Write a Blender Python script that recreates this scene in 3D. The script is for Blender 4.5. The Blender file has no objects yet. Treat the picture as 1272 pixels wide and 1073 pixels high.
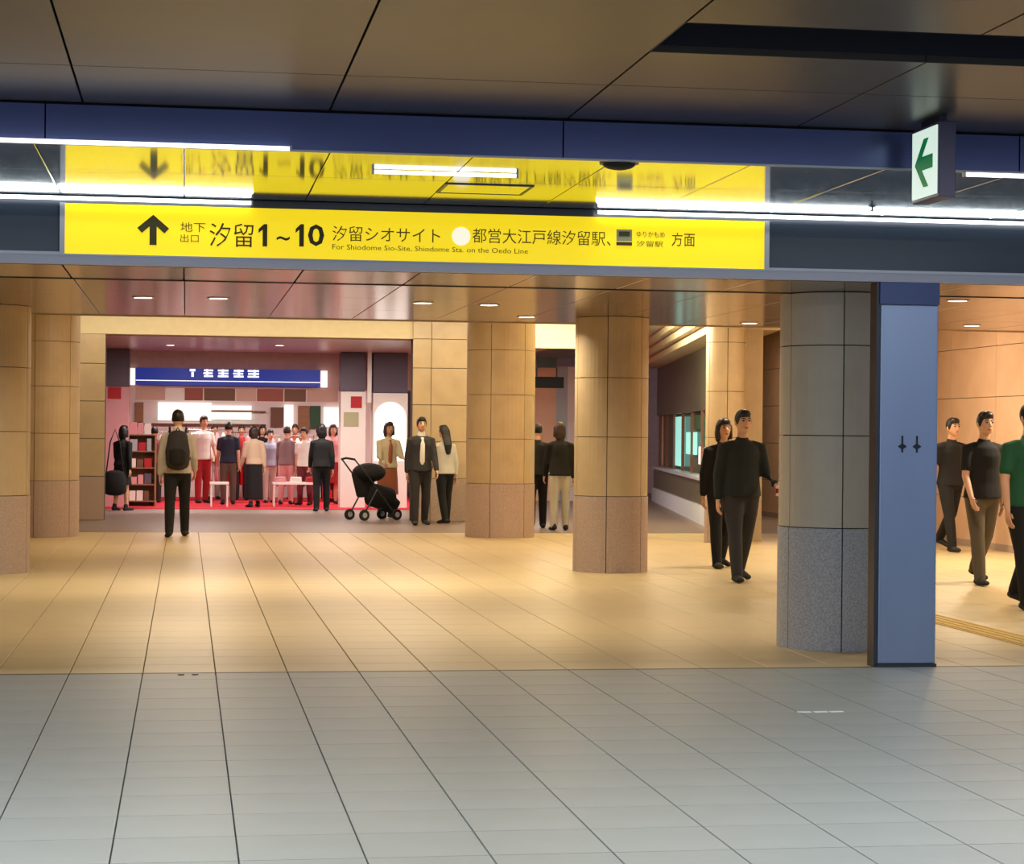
import bpy, bmesh, math, random
from mathutils import Vector, Matrix
random.seed(7)
S = bpy.context.scene
C = S.collection
PI = math.pi

# ------------------------------------------------------------------ camera
def make_camera():
    cd = bpy.data.cameras.new('camera')
    cd.sensor_width = 36.0
    cd.lens = 36.0 * 2568.56 / 1272.0
    cd.clip_end = 200
    o = bpy.data.objects.new('camera', cd)
    C.objects.link(o)
    yaw, pit, roll = .1566, .0006, .0096
    fw = Vector((math.sin(yaw)*math.cos(pit), math.cos(yaw)*math.cos(pit), math.sin(pit)))
    r = Vector((math.cos(yaw), -math.sin(yaw), 0))
    u = r.cross(fw)
    r2 = r*math.cos(roll) + u*math.sin(roll)
    u2 = -r*math.sin(roll) + u*math.cos(roll)
    m = Matrix((r2, u2, -fw)).transposed().to_4x4()
    m.translation = (0, 0, 1.45)
    o.matrix_world = m
    S.camera = o
make_camera()

# ------------------------------------------------------------------ world, exposure, big lamps
def lin(c):
    c = c/255.0
    return c/12.92 if c <= .04045 else ((c+.055)/1.055)**2.4
def rgb(r, g, b, a=1):
    return (lin(r), lin(g), lin(b), a)

W = bpy.data.worlds.new('hall')
S.world = W
W.use_nodes = True
W.node_tree.nodes['Background'].inputs[0].default_value = (.55, .68, 1.0, 1)
W.node_tree.nodes['Background'].inputs[1].default_value = .72
S.view_settings.view_transform = 'Standard'
S.view_settings.look = 'None'
S.view_settings.exposure = 0.0
S.view_settings.gamma = 1.0
S.view_settings.use_curve_mapping = False

WARM = (1.0, .84, .61)
COOL = (.86, .95, 1.0)
def area(name, loc, sx, sy, power, col, rot=(0, 0, 0), shape='RECTANGLE', spread=180):
    d = bpy.data.lights.new(name, 'AREA')
    d.shape = shape
    d.size = sx
    if shape in ('RECTANGLE', 'ELLIPSE'):
        d.size_y = sy
    d.energy = power
    d.color = col[:3]
    d.spread = math.radians(spread)
    o = bpy.data.objects.new(name, d)
    o.location = loc
    o.rotation_euler = rot
    C.objects.link(o)
    return o
# hall: rows of ceiling lamps over the near floor (their fittings are above / behind the camera)
area('hall_lamp', (-1.5, 6.7, 2.98), 5, .25, 158, (.88, .95, 1.0))
area('hall_lamp', (4.5, 6.7, 2.98), 5, .25, 158, (.88, .95, 1.0))
area('hall_lamp', (1.5, 1.0, 2.98), 8, .3, 235, (.80, .90, 1.0))
# corridor: warm downlights
DOWN = [(-.40, 19.5), (.29, 19.4), (2.21, 19.5), (2.86, 19.6), (6.83, 17.7), (8.5, 21.6), (6.07, 21.9), (3.54, 21.5)]
DOWN_ADDED = [(.3, 15.2), (2.9, 15.2), (6.4, 15.0), (8.9, 15.2), (-3.2, 15.5), (-3.3, 19.5)]  # unseen downlights added behind the bulkhead to light the passage floor
for (x, y) in DOWN:
    area('corridor_downlight_lamp', (x, y, 2.655), .16, .16, 26, WARM, shape='DISK', spread=150)
for (x, y) in DOWN_ADDED:
    area('corridor_downlight_lamp', (x, y, 2.655), .16, .16, 27, WARM, shape='DISK', spread=150)
area('right_wall_fill', (9.0, 19.3, 2.655), .2, .2, 46, WARM, shape='DISK', spread=160)  # fill without a fitting, added to brighten the right wall
area('right_wall_fill', (9.0, 23.0, 2.655), .2, .2, 40, WARM, shape='DISK', spread=160)
area('cove_fill', (5.3, 30.2, 2.95), .2, 5.5, 190, (1.0, .88, .64), rot=(0, -PI*.61, 0))  # free-standing fill added to light the cove face and bay ceiling
# raised bay between ceiling edge and the portal
for (x, y) in [(-.3, 26.0), (2.4, 26.0), (5.8, 25.6), (8.6, 25.2), (.4, 30.6), (3.4, 31), (6.9, 32.5), (9.4, 33.5)]:  # last two added to brighten the cove and the right wall
    area('bay_lamp_and_fill', (x, y, 3.24), 1.0, .3, 62, (1.0, .79, .56))
area('portal_wash_fill', (1.6, 32.6, 3.22), 8, .1, 52, (1.0, .86, .66), rot=(math.radians(60), 0, 0))  # unseen light added to wash the portal header
# shop lamps
for (x, y) in [(.2, 37), (2.6, 37), (-.2, 41.5), (2.2, 41.5), (4.6, 41), (6.0, 37)]:
    area('shop_lamp', (x, y, 2.90), 1.2, .4, 92, (1.0, .86, .80))

# ------------------------------------------------------------------ materials
MATS = {}
def mat(name, col, rough=.5, metal=0.0, emit=None, es=0.0, noise=0.0, nscale=8.0, spec=.5, bump=0.0, speck=None, stretch=None):
    if name in MATS:
        return MATS[name]
    m = bpy.data.materials.new(name)
    m.use_nodes = True
    nt = m.node_tree
    b = nt.nodes['Principled BSDF']
    b.inputs['Base Color'].default_value = col
    b.inputs['Roughness'].default_value = rough
    b.inputs['Metallic'].default_value = metal
    b.inputs['Specular IOR Level'].default_value = spec
    if emit:
        b.inputs['Emission Color'].default_value = emit
        b.inputs['Emission Strength'].default_value = es
    if noise or bump or speck:
        tc = nt.nodes.new('ShaderNodeTexCoord')
        mp = nt.nodes.new('ShaderNodeMapping')
        if stretch:
            mp.inputs['Scale'].default_value = stretch
        nt.links.new(tc.outputs['Object'], mp.inputs[0])
        n = nt.nodes.new('ShaderNodeTexNoise')
        n.inputs['Scale'].default_value = nscale
        n.inputs['Detail'].default_value = 6
        nt.links.new(mp.outputs[0], n.inputs['Vector'])
        if noise or speck:
            rp = nt.nodes.new('ShaderNodeValToRGB')
            e = rp.color_ramp.elements
            if speck:
                e[0].position, e[1].position = .40, .60
                e[0].color, e[1].color = speck, col
            else:
                e[0].position, e[1].position = .3, .7
                e[0].color = tuple(c*(1-noise) for c in col[:3]) + (1,)
                e[1].color = tuple(min(1, c*(1+noise)) for c in col[:3]) + (1,)
            nt.links.new(n.outputs['Fac'], rp.inputs[0])
            nt.links.new(rp.outputs[0], b.inputs['Base Color'])
        if bump:
            bp = nt.nodes.new('ShaderNodeBump')
            bp.inputs['Strength'].default_value = bump
            bp.inputs['Distance'].default_value = .01
            nt.links.new(n.outputs['Fac'], bp.inputs['Height'])
            nt.links.new(bp.outputs[0], b.inputs['Normal'])
    MATS[name] = m
    return m

M = {}
def D(k, *a, **kw):
    M[k] = mat(k, *a, **kw)
D('tile_grey', rgb(152, 154, 148), rough=.42, noise=.07, nscale=1.3)
D('tile_beige', rgb(196, 176, 132), rough=.38, noise=.06, nscale=1.0)
D('joint_dark', rgb(82, 78, 70), rough=.8)
D('floor_far', rgb(128, 112, 102), rough=.4, noise=.05)
D('carpet_red', rgb(190, 12, 40), rough=.9, noise=.12, nscale=30)
D('brass_edge', rgb(92, 76, 52), rough=.45, metal=.4)
D('panel_near', (.085, .072, .060, 1), rough=.34, metal=.5, noise=.04, nscale=2)
D('panel_low', (.72, .72, .70, 1), rough=.085, metal=.95)
D('panel_corridor', (.36, .30, .28, 1), rough=.16, metal=.9, noise=.06, nscale=1.5)
D('plenum', rgb(18, 17, 18), rough=.9)
D('slot_navy', rgb(20, 20, 34), rough=.6)
D('riser_blue', rgb(92, 100, 146), rough=.24, metal=.5)
D('steel_frame', rgb(176, 178, 186), rough=.35, metal=.3)
D('rail_grey', rgb(192, 190, 202), rough=.4, metal=.3)
D('steel_dark', rgb(70, 72, 78), rough=.35, metal=.7)
D('glass_navy', rgb(40, 52, 64), rough=.25, spec=.5)
D('tube_white', (.9, .95, 1, 1), emit=(.86, .95, 1.0, 1), es=7.0)
D('tube_soft', (.9, .95, 1, 1), emit=(.92, .98, 1.0, 1), es=2.2)
D('sign_yellow', rgb(240, 210, 20), rough=.35, emit=(.90, .66, .004, 1), es=.80)
D('sign_ink', rgb(70, 62, 8), rough=.6)
D('sign_ink_soft', rgb(120, 105, 10), rough=.6)
D('sign_white', rgb(250, 245, 220), rough=.5, emit=(1, .93, .75, 1), es=.75)
D('icon_grey', rgb(170, 165, 130), rough=.5)
D('pillar_steel', rgb(150, 164, 190), rough=.30, metal=.75, noise=.05, nscale=3, stretch=(1, 1, .15))
D('pillar_dark_top', rgb(74, 84, 118), rough=.3, metal=.75)
D('ink_black', rgb(24, 28, 40), rough=.5)
D('stone', rgb(184, 162, 126), rough=.42, noise=.07, nscale=4)
D('stone_hall_lit', rgb(204, 194, 174), rough=.42, noise=.06, nscale=4)  # same stone as the other columns, cool hall light put into the colour
D('granite', rgb(182, 160, 144), rough=.7, speck=rgb(160, 138, 124), nscale=110)
D('granite_grey', rgb(196, 198, 202), rough=.7, speck=rgb(164, 166, 172), nscale=90)  # on the near column base, cool hall light is in the colour
D('stone_joint', rgb(84, 70, 50), rough=.9)
D('wall_tan', rgb(228, 190, 158), rough=.5, noise=.05, nscale=3)
D('wall_beige', rgb(206, 190, 150), rough=.6, noise=.04)
D('wall_green', rgb(86, 84, 66), rough=.3, noise=.08)
D('wall_shop', rgb(196, 158, 150), rough=.6, noise=.06)
D('shop_ceiling', rgb(190, 158, 150), rough=.3, metal=.2)
D('purple_grey', rgb(92, 80, 96), rough=.5)
D('down_white', (1, .9, .8, 1), emit=(1.0, .86, .66, 1), es=9.0)
D('exit_face', rgb(230, 245, 235), emit=(.78, .95, .84, 1), es=.72)
D('exit_green', rgb(6, 120, 62), rough=.5, emit=(.0, .16, .05, 1), es=.6)
D('exit_box', rgb(88, 82, 104), rough=.4, metal=.2)
D('sign_blue', rgb(10, 28, 120), rough=.4, emit=(.004, .02, .19, 1), es=.9)
D('letter_white', rgb(250, 250, 255), emit=(.9, .95, 1, 1), es=1.0)
D('white_panel', rgb(232, 222, 216), rough=.5)
D('white_lit', rgb(245, 240, 235), emit=(1, .95, .90, 1), es=.9)
D('green_lit', rgb(225, 245, 225), emit=(.86, 1, .86, 1), es=.9)
D('teal_lit', rgb(140, 215, 205), emit=(.25, .62, .56, 1), es=.9)
D('green_dark', rgb(30, 80, 48), rough=.5)
D('pink', rgb(214, 150, 156), rough=.7)
D('red', rgb(176, 24, 34), rough=.6)
D('brick', rgb(150, 84, 72), rough=.7)
D('dusty', rgb(198, 164, 150), rough=.7)
D('brown', rgb(112, 76, 56), rough=.6)
D('wood', rgb(150, 108, 72), rough=.5, noise=.15, nscale=3, stretch=(1, 1, 8))
D('black', rgb(16, 15, 17), rough=.6)
D('rubber', rgb(26, 26, 28), rough=.8)
D('tactile', rgb(196, 160, 70), rough=.6)
D('mark_white', rgb(236, 240, 232), rough=.6)
D('chrome', rgb(190, 190, 196), rough=.2, metal=1)

# ------------------------------------------------------------------ mesh helpers
class MB:
    def __init__(self):
        self.v, self.f = [], []
    def raw(self, vs, fs):
        n = len(self.v)
        self.v += [tuple(p) for p in vs]
        self.f += [tuple(i+n for i in q) for q in fs]
        return self
    def box(self, x0, x1, y0, y1, z0, z1):
        return self.raw([(x0, y0, z0), (x1, y0, z0), (x1, y1, z0), (x0, y1, z0), (x0, y0, z1), (x1, y0, z1), (x1, y1, z1), (x0, y1, z1)],
                        [(0, 3, 2, 1), (4, 5, 6, 7), (0, 1, 5, 4), (1, 2, 6, 5), (2, 3, 7, 6), (3, 0, 4, 7)])
    def slab(self, x0, x1, y0, y1, z0, z1, b=.004, down=False):
        """box whose face (top, or underside) is chamfered by b"""
        i, o = (z0, z1) if not down else (z1, z0)
        e = o-b if not down else o+b
        vs = [(x0, y0, i), (x1, y0, i), (x1, y1, i), (x0, y1, i), (x0, y0, e), (x1, y0, e), (x1, y1, e), (x0, y1, e),
              (x0+b, y0+b, o), (x1-b, y0+b, o), (x1-b, y1-b, o), (x0+b, y1-b, o)]
        fs = [(0, 3, 2, 1), (8, 9, 10, 11)]
        for k in range(4):
            j = (k+1) % 4
            fs += [(k, j, 4+j, 4+k), (4+k, 4+j, 8+j, 8+k)]
        if down:
            fs = [tuple(reversed(q)) for q in fs]
        return self.raw(vs, fs)
    def cyl(self, c, r, h, n=20, axis='z', r2=None):
        r2 = r if r2 is None else r2
        vs, fs = [], []
        for k, (t, rr) in enumerate(((0, r), (h, r2))):
            for i in range(n):
                a = 2*PI*i/n
                p = (rr*math.cos(a), rr*math.sin(a), t)
                if axis == 'x': p = (p[2], p[0], p[1])
                if axis == 'y': p = (p[1], p[2], p[0])
                vs.append((c[0]+p[0], c[1]+p[1], c[2]+p[2]))
        fs = [tuple(reversed(range(n))), tuple(range(n, 2*n))]
        fs += [(i, (i+1) % n, n+(i+1) % n, n+i) for i in range(n)]
        return self.raw(vs, fs)
    def bar(self, p0, p1, w, t):
        """flat bar in the XZ plane from p0 to p1 (x,z), width w, depth y from t[0] to t[1]"""
        a, b = Vector(p0), Vector(p1)
        d = (b-a).normalized(); n = Vector((-d.y, d.x))*w/2
        q = [a+n, a-n, b-n, b+n]
        vs = [(p.x, t[0], p.y) for p in q] + [(p.x, t[1], p.y) for p in q]
        return self.raw(vs, [(0, 1, 2, 3), (7, 6, 5, 4), (0, 4, 5, 1), (1, 5, 6, 2), (2, 6, 7, 3), (3, 7, 4, 0)])
    def tube(self, pts, rad, n=12, caps=True):
        """rounded tube through pts; rad is r or (a, b) per point (a sideways, b front/back)"""
        P = [Vector(p) for p in pts]
        R = [(r, r) if not isinstance(r, tuple) else r for r in rad]
        rings = []
        T = []
        for i in range(len(P)):
            d = (P[min(i+1, len(P)-1)] - P[max(i-1, 0)])
            T.append(d.normalized() if d.length > 1e-9 else Vector((0, 0, 1)))
        def frame(t):
            ref = Vector((0, 1, 0)) if abs(t.y) < .9 else Vector((0, 0, 1))
            x = ref.cross(t).normalized()
            return x, t.cross(x).normalized()
        def ring(c, t, a, b):
            x, y = frame(t)
            return [c + x*a*math.cos(2*PI*k/n) + y*b*math.sin(2*PI*k/n) for k in range(n)]
        seq = []
        if caps is True:
            a, b = R[0]; m = min(a, b)
            for s in (85, 60, 30):
                q = math.radians(s)
                seq.append((P[0]-T[0]*m*math.sin(q), T[0], a*math.cos(q), b*math.cos(q)))
        for i in range(len(P)):
            seq.append((P[i], T[i], R[i][0], R[i][1]))
        if caps:
            a, b = R[-1]; m = min(a, b)
            for s in (30, 60, 85):
                q = math.radians(s)
                seq.append((P[-1]+T[-1]*m*math.sin(q), T[-1], a*math.cos(q), b*math.cos(q)))
        vs = []
        for s in seq:
            vs += ring(*s)
        fs = []
        for i in range(len(seq)-1):
            for k in range(n):
                j = (k+1) % n
                fs.append((i*n+k, i*n+j, (i+1)*n+j, (i+1)*n+k))
        fs.append(tuple(reversed(range(n))))
        L = (len(seq)-1)*n
        fs.append(tuple(L+k for k in range(n)))
        return self.raw(vs, fs)
    def ell(self, c, r, n=14, m=9):
        vs = []; fs = []
        for i in range(1, m):
            a = PI*i/m
            for k in range(n):
                b = 2*PI*k/n
                vs.append((c[0]+r[0]*math.sin(a)*math.cos(b), c[1]+r[1]*math.sin(a)*math.sin(b), c[2]-r[2]*math.cos(a)))
        for i in range(m-2):
            for k in range(n):
                j = (k+1) % n
                fs.append((i*n+k, i*n+j, (i+1)*n+j, (i+1)*n+k))
        vs += [(c[0], c[1], c[2]-r[2]), (c[0], c[1], c[2]+r[2])]
        b0, b1 = len(vs)-2, len(vs)-1
        for k in range(n):
            j = (k+1) % n
            fs.append((b0, j, k)); fs.append((b1, (m-2)*n+k, (m-2)*n+j))
        return self.raw(vs, fs)
    def mesh(self, name, m=None, smooth=False):
        me = bpy.data.meshes.new(name)
        me.from_pydata(self.v, [], self.f)
        me.update()
        if m: me.materials.append(M[m] if isinstance(m, str) else m)
        if smooth:
            for p in me.polygons: p.use_smooth = True
        return me
    def build(self, name, m, parent=None, smooth=False, loc=None):
        o = bpy.data.objects.new(name, self.mesh(name, m, smooth))
        C.objects.link(o)
        if loc: o.location = loc
        if parent: o.parent = parent
        return o

def link(name, me, parent=None, loc=(0, 0, 0), rz=0):
    o = bpy.data.objects.new(name, me)
    C.objects.link(o)
    o.location = loc
    if rz: o.rotation_euler.z = rz
    if parent: o.parent = parent
    return o
def tag(o, label=None, cat=None, group=None, kind=None):
    if label: o['label'] = label
    if cat: o['category'] = cat
    if group: o['group'] = group
    if kind: o['kind'] = kind
    return o
def empty(name, loc=(0, 0, 0), rz=0):
    o = bpy.data.objects.new(name, None)
    C.objects.link(o)
    o.location = loc
    o.rotation_euler.z = rz
    o.empty_display_size = .2
    return o
def struct(o, label=None):
    o['kind'] = 'structure'
    if label: o['label'] = label
    return o
def copy_tree(o, parent=None):
    c = o.copy(); C.objects.link(c)
    if parent: c.parent = parent
    for ch in list(o.children): copy_tree(ch, c)
    return c
def text(name, body, x0, x1, zc, h, y, m, parent, bold=0.0):
    """flat lettering facing -Y, fitted between x0 and x1, centred on height zc, h high"""
    cu = bpy.data.curves.new(name, 'FONT')
    cu.body = body
    cu.size = 1.0
    cu.offset = bold
    cu.extrude = 0.004
    cu.resolution_u = 2
    t = bpy.data.objects.new('tmp', cu)
    C.objects.link(t)
    me = bpy.data.meshes.new_from_object(t.evaluated_get(bpy.context.evaluated_depsgraph_get()))
    bpy.data.objects.remove(t)
    xs = [v.co.x for v in me.vertices]; ys = [v.co.y for v in me.vertices]
    sx = (x1-x0)/(max(xs)-min(xs)); sy = h/(max(ys)-min(ys))
    cx = min(xs); cy = (max(ys)+min(ys))/2
    for v in me.vertices:
        a, b, c = v.co
        v.co = (x0+(a-cx)*sx, y-c*.5, zc+(b-cy)*sy)
    n = len(body)
    if n == 1 or ord(body[0]) < 256:
        me.materials.clear(); me.materials.append(M[m])
        o = bpy.data.objects.new(name, me); C.objects.link(o)
        o.parent = parent
        return o
    cells = {}                                       # one object per character
    for p in me.polygons:
        i = min(n-1, max(0, int((p.center.x-x0)/(x1-x0)*n)))
        cells.setdefault(i, []).append(p)
    for i in sorted(cells):
        idx = {}; vs = []; fs = []
        for p in cells[i]:
            q = []
            for v in p.vertices:
                if v not in idx:
                    idx[v] = len(vs); vs.append(tuple(me.vertices[v].co))
                q.append(idx[v])
            fs.append(q)
        MB().raw(vs, fs).build(name, m, parent)
    bpy.data.meshes.remove(me)

# ================================================================== SETTING
TW, X0, YE = .4289, -.2377, 12.489
# ---- floor
fl = MB()
fl.box(-14, 22, -6, 29.7, -.2, -.012)
floor = struct(fl.build('floor', 'joint_dark'), 'tiled station floor, grey in front and beige in the passage')
nt_me = MB().slab(-.2115, .2115, -.2108, .2108, -.02, 0, .0008).mesh('floor_tile', 'tile_grey')
n_near = 0
rows = []
y1 = 7.0294 + 12*TW
k = 0
while y1 - k*TW > 5.8:
    rows.append(y1-(k+.5)*TW); k += 1
for yc in rows:
    xr = .45*yc + .9
    for i in range(-5, 15):
        xc = X0+(i+.5)*TW
        if -.115*yc-.45 < xc < xr and n_near < 300:
            link('floor_tile', nt_me, floor, (xc, yc, 0)); n_near += 1
cut = YE - y1
ct_me = MB().slab(-.2115, .2115, -cut/2+.0036, cut/2-.006, -.02, 0, .0008).mesh('floor_tile', 'tile_grey')
for i in range(-4, 14):
    if n_near < 300:
        link('floor_tile', ct_me, floor, (X0+(i+.5)*TW, y1+cut/2, 0)); n_near += 1
# grey tiles outside the field of the single ones
mb = MB()
for r in range(-26, 13):
    yc = 7.0294+(r-.5)*TW
    for i in range(-22, 40):
        xc = X0+(i+.5)*TW
        inside = any(abs(yc-q) < .05 for q in rows) and (-.115*yc-.45 < xc < .45*yc+.9) and -5 <= i < 15
        if not inside:
            mb.slab(xc-.2115, xc+.2115, yc-.2108, yc+.2108, -.02, 0, .0008)
for i in list(range(-22, -4))+list(range(14, 40)):
    xc = X0+(i+.5)*TW
    mb.slab(xc-.2115, xc+.2115, y1+.002, YE-.006, -.02, 0, .002)
tag(mb.build('outer_tiles', 'tile_grey', floor), kind='stuff')
# shutter threshold line at the edge
mb = MB(); mb.box(-14, 22, YE-.004, YE+.028, -.02, .001)
mb.build('threshold_strip', 'brass_edge', floor)
# beige passage tiles (too small to pick apart singly)
mb = MB()
yy = YE+.032
while yy < 29.6:
    y2 = min(yy+TW, 29.7)
    for i in range(-14, 26):
        xc = X0+(i+.5)*TW
        mb.slab(xc-.2115, xc+.2115, yy+.002, y2-.002, -.02, 0, .002)
    yy += TW
tag(mb.build('passage_tiles', 'tile_beige', floor), kind='stuff')
mb = MB(); mb.box(-8, 16, 29.7, 52, -.2, 0)
mb.build('shop_floor', 'floor_far', floor)
mb = MB(); mb.slab(-3.5, 6.2, 38.4, 47, 0, .012, .006)
mb.build('red_carpet', 'carpet_red', floor)

# ---- ceilings
def gap_panel(x0, x1, y0, y1, z, m, parent, t=.03, g=.006, b=.004, name='ceiling_panel'):
    cx, cy = (x0+x1)/2, (y0+y1)/2
    key = ('p', round(x1-x0, 4), round(y1-y0, 4), m, t)
    me = PM.get(key)
    if me is None:
        me = MB().slab(-(x1-x0)/2+g, (x1-x0)/2-g, -(y1-y0)/2+g, (y1-y0)/2-g, 0, t, b, down=True).mesh(name, m)
        PM[key] = me
    return link(name, me, parent, (cx, cy, z))
PM = {}
ZN, ZL, ZS, ZC = 3.022, 2.832, 2.425, 2.68     # near ceiling, low ceiling, soffit under the sign, passage ceiling
YR = 10.17                                      # step between near and low ceiling
mb = MB()
mb.box(-14, 22, -6, YR, ZN+.2, ZN+.3)
ceiling = struct(mb.build('ceiling', 'plenum'), 'dark metal panel ceiling in stepped sections')
XN = [-2.875, -1.69, -.505, .69, 1.878, 3.06, 4.245, 5.43, 6.6]
NR = [-.6, 1.83, 4.26, 6.69, 9.13, YR-.012]
for i in range(-3, 12):
    x0 = -2.875+1.186*i
    x1 = x0+1.186
    for r in range(5):
        if r == 3 and i >= 4:
            gap_panel(x0, x1, NR[3], 7.69, ZN, 'panel_near', ceiling, g=.005, b=.001)
            gap_panel(x0, x1, 8.30, NR[4], ZN, 'panel_near', ceiling, g=.005, b=.001)
        else:
            gap_panel(x0, x1, NR[r], NR[r+1], ZN, 'panel_near', ceiling, g=.005, b=.001)
mb = MB(); mb.box(1.87, 14, 7.66, 8.33, ZN+.12, ZN+.14); mb.box(1.862, 1.876, 7.69, 8.3, ZN+.004, ZN+.14)
mb.box(1.87, 14, 7.672, 7.684, ZN+.004, ZN+.14); mb.box(1.87, 14, 8.306, 8.318, ZN+.004, ZN+.14)
mb.build('ceiling_slot', 'slot_navy', ceiling)
# step face, in lengths with open joints
rp = [-9.46, -7.06, -5.06, -3.06, -.68, 1.85, 4.25, 6.65, 9.05, 12.0]
for a, b in zip(rp, rp[1:]):
    mb = MB(); mb.box(a+.004, b-.004, YR-.006, YR+.012, ZL-.004, ZN-.010)
    mb.build('step_panel', 'riser_blue', ceiling)
mb = MB(); mb.box(-10, 12, YR+.014, YR+.03, ZL+.01, ZN+.25)
mb.build('step_backing', 'plenum', ceiling)
mb = MB(); mb.box(-10, 12, YR-.008, YR+.022, ZL-.012, ZL-.004)
mb.build('edge_trim', 'steel_frame', ceiling)
# low ceiling in front of the sign
mb = MB(); mb.box(-10, 12, YR+.02, 13.7, ZL+.035, ZL+.06)
mb.build('low_backing', 'plenum', ceiling)
XL = [-.02+.716*i for i in range(-8, 16)]
for a, b in zip(XL, XL[1:]):
    for (u, v) in ((YR+.024, 11.28), (11.28, 12.44)):
        gap_panel(a, b, u, v, ZL, 'panel_low', ceiling, t=.025, g=.003, b=.002)
# soffit under the sign bulkhead
for a, b in zip(XL, XL[1:]):
    gap_panel(a, b, 12.56, 13.64, ZS, 'panel_corridor', ceiling, t=.025, g=.005, b=.003, name='soffit_panel')
mb = MB(); mb.box(-10, 12, 12.52, 13.64, ZS+.026, ZS+.05); mb.box(-10, 12, 13.645, 13.68, ZS-.004, ZC+.2)
mb.build('soffit_backing', 'plenum', ceiling)
# passage ceiling
mb = MB(); mb.box(-8, 12, 13.6, 22.66, ZC+.03, ZC+.06)
mb.build('passage_backing', 'plenum', ceiling)
PR = [13.69, 15.9, 17.45, 19.0, 20.85, 22.66]
for i in range(-7, 13):
    for u, v in zip(PR, PR[1:]):
        gap_panel(-.02+.9*i, -.02+.9*(i+1), u, v, ZC, 'panel_corridor', ceiling, t=.025, g=.004, b=.003)
mb = MB(); mb.box(-8, 12, 22.66, 22.70, ZC-.01, 3.4)
mb.build('ceiling_edge', 'stone', ceiling)
area('right_wall_fill', (9.0, 19.3, 2.655), .2, .2, 46, WARM, shape='DISK', spread=160)  # added fill for the right wall, no fitting
area('right_wall_fill', (9.0, 23.0, 2.655), .2, .2, 40, WARM, shape='DISK', spread=160)
area('cove_fill', (5.3, 30.2, 2.95), .2, 5.5, 190, (1.0, .88, .64), rot=(0, -PI*.61, 0))  # added fill aimed at the cove, no fitting
# raised bay, then the shop ceiling
mb = MB(); mb.box(-8, 16, 22.7, 34, 3.30, 3.4); mb.box(6.4, 16, 34, 52, 3.30, 3.4)
mb.build('bay_ceiling', 'wall_beige', ceiling)
mb = MB(); mb.box(-8, 6.4, 33.9, 52, 2.96, 3.4)
mb.build('shop_ceiling', 'shop_ceiling', ceiling)

# ---- sign bulkhead: frame strips and dark glass panels
bh = struct(empty('trim_1', (0, 12.49, 2.6)), 'bulkhead over the opening with dark glass panels and steel edges')
def bpart(name, m, *boxes):
    mb = MB()
    for b in boxes: mb.box(b[0], b[1], b[2]-12.49, b[3]-12.49, b[4]-2.6, b[5]-2.6)
    return mb.build(name, m, bh)
bpart('bulkhead_core', 'plenum', (-10, 12, 12.53, 12.56, ZS, 2.87))
bpart('lower_rail', 'rail_grey', (-10, 12, 12.478, 12.53, ZS, 2.478))
bpart('lower_trim', 'steel_frame', (-10, -.745, 12.466, 12.478, 2.478, 2.496), (3.575, 12, 12.466, 12.478, 2.478, 2.496))
for a, b in ((-7.9, -5.5), (-5.5, -3.1), (-3.1, -.75), (3.58, 5.98), (5.98, 8.38), (8.38, 10.8)):
    bpart('glass_panel', 'glass_navy', (a+.003, b-.003, 12.494, 12.506, 2.496, 2.772))
bpart('upper_rail', 'steel_dark', (-10, 12, 12.50, 12.53, 2.772, 2.832))

# ---- walls of the passage
def panel_wall(name, x, ya, yb, z1, m, pw, ph, facing=-1, label=None):
    """wall in a plane of constant x with single facing panels"""
    w = MB(); w.box(x, x+.2, ya, yb, 0, z1)
    o = struct(w.build(name, 'stone_joint'), label)
    ny = int(round((yb-ya)/pw)); nz = max(1, int(round(z1/ph)))
    w_, h_ = (yb-ya)/ny, z1/nz
    me = MB().box(-.02, 0, -w_/2+.004, w_/2-.004, -h_/2+.004, h_/2-.004).mesh('wall_panel', m)
    for i in range(ny):
        for j in range(nz):
            link('wall_panel', me, o, (x, ya+(i+.5)*w_, (j+.5)*h_))
    mb = MB(); mb.box(x-.032, x-.02, ya, yb, 0, .09)
    mb.build('skirting', 'granite', o)
    return o
panel_wall('wall_right', 10.35, 12.6, 44.6, 3.3, 'wall_tan', 1.6, .66, label='tan panelled side wall of the passage at the right')
w = MB(); w.box(-6.2, -6.0, 12.6, 52, 0, 3.3)
struct(w.build('wall_left', 'wall_beige'))
w = MB(); w.box(-8, 16, 50, 50.2, 0, 3.3)
struct(w.build('wall_back', 'wall_shop'))

# ---- portal in front of the shop
def px_wall(): pass
portal = struct(empty('wall_portal', (0, 33.6, 0)), 'beige stone portal framing the shop opening')
def ppart(name, m, x0, x1, z0, z1, y0=0, y1=.35):
    mb = MB(); mb.box(x0, x1, y0, y1, z0, z1)
    return mb.build(name, m, portal)
ppart('header', 'wall_beige', -6, 4.7, 2.975, 3.32)
ppart('header', 'wall_beige', 4.7, 6.4, 2.86, 3.32, .02)
ppart('portal_core', 'stone_joint', -5.9, -1.27, 0, 2.975, .03)
ppart('portal_core', 'stone_joint', 3.66, 4.66, 0, 3.3, -.02)
zz = [0, .70, 1.30, 1.90, 2.50, 2.975]
for z0, z1 in zip(zz, zz[1:]):
    g = 'granite' if z0 == 0 else 'stone'
    for a, b in ((-2.9, -1.27), (-4.5, -2.9)):
        ppart('stone_panel', g, a+.005, b-.005, z0+.005, z1-.005, 0, .03)
    for a, b in ((3.65, 3.955), (3.955, 4.66)):
        if z0 == 2.50: ppart('stone_panel', g, a+.005, b-.005, z1+.005, 3.31, -.05, -.02)
        ppart('stone_panel', g, a+.005, b-.005, z0+.005, z1-.005, -.05, -.02)

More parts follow.
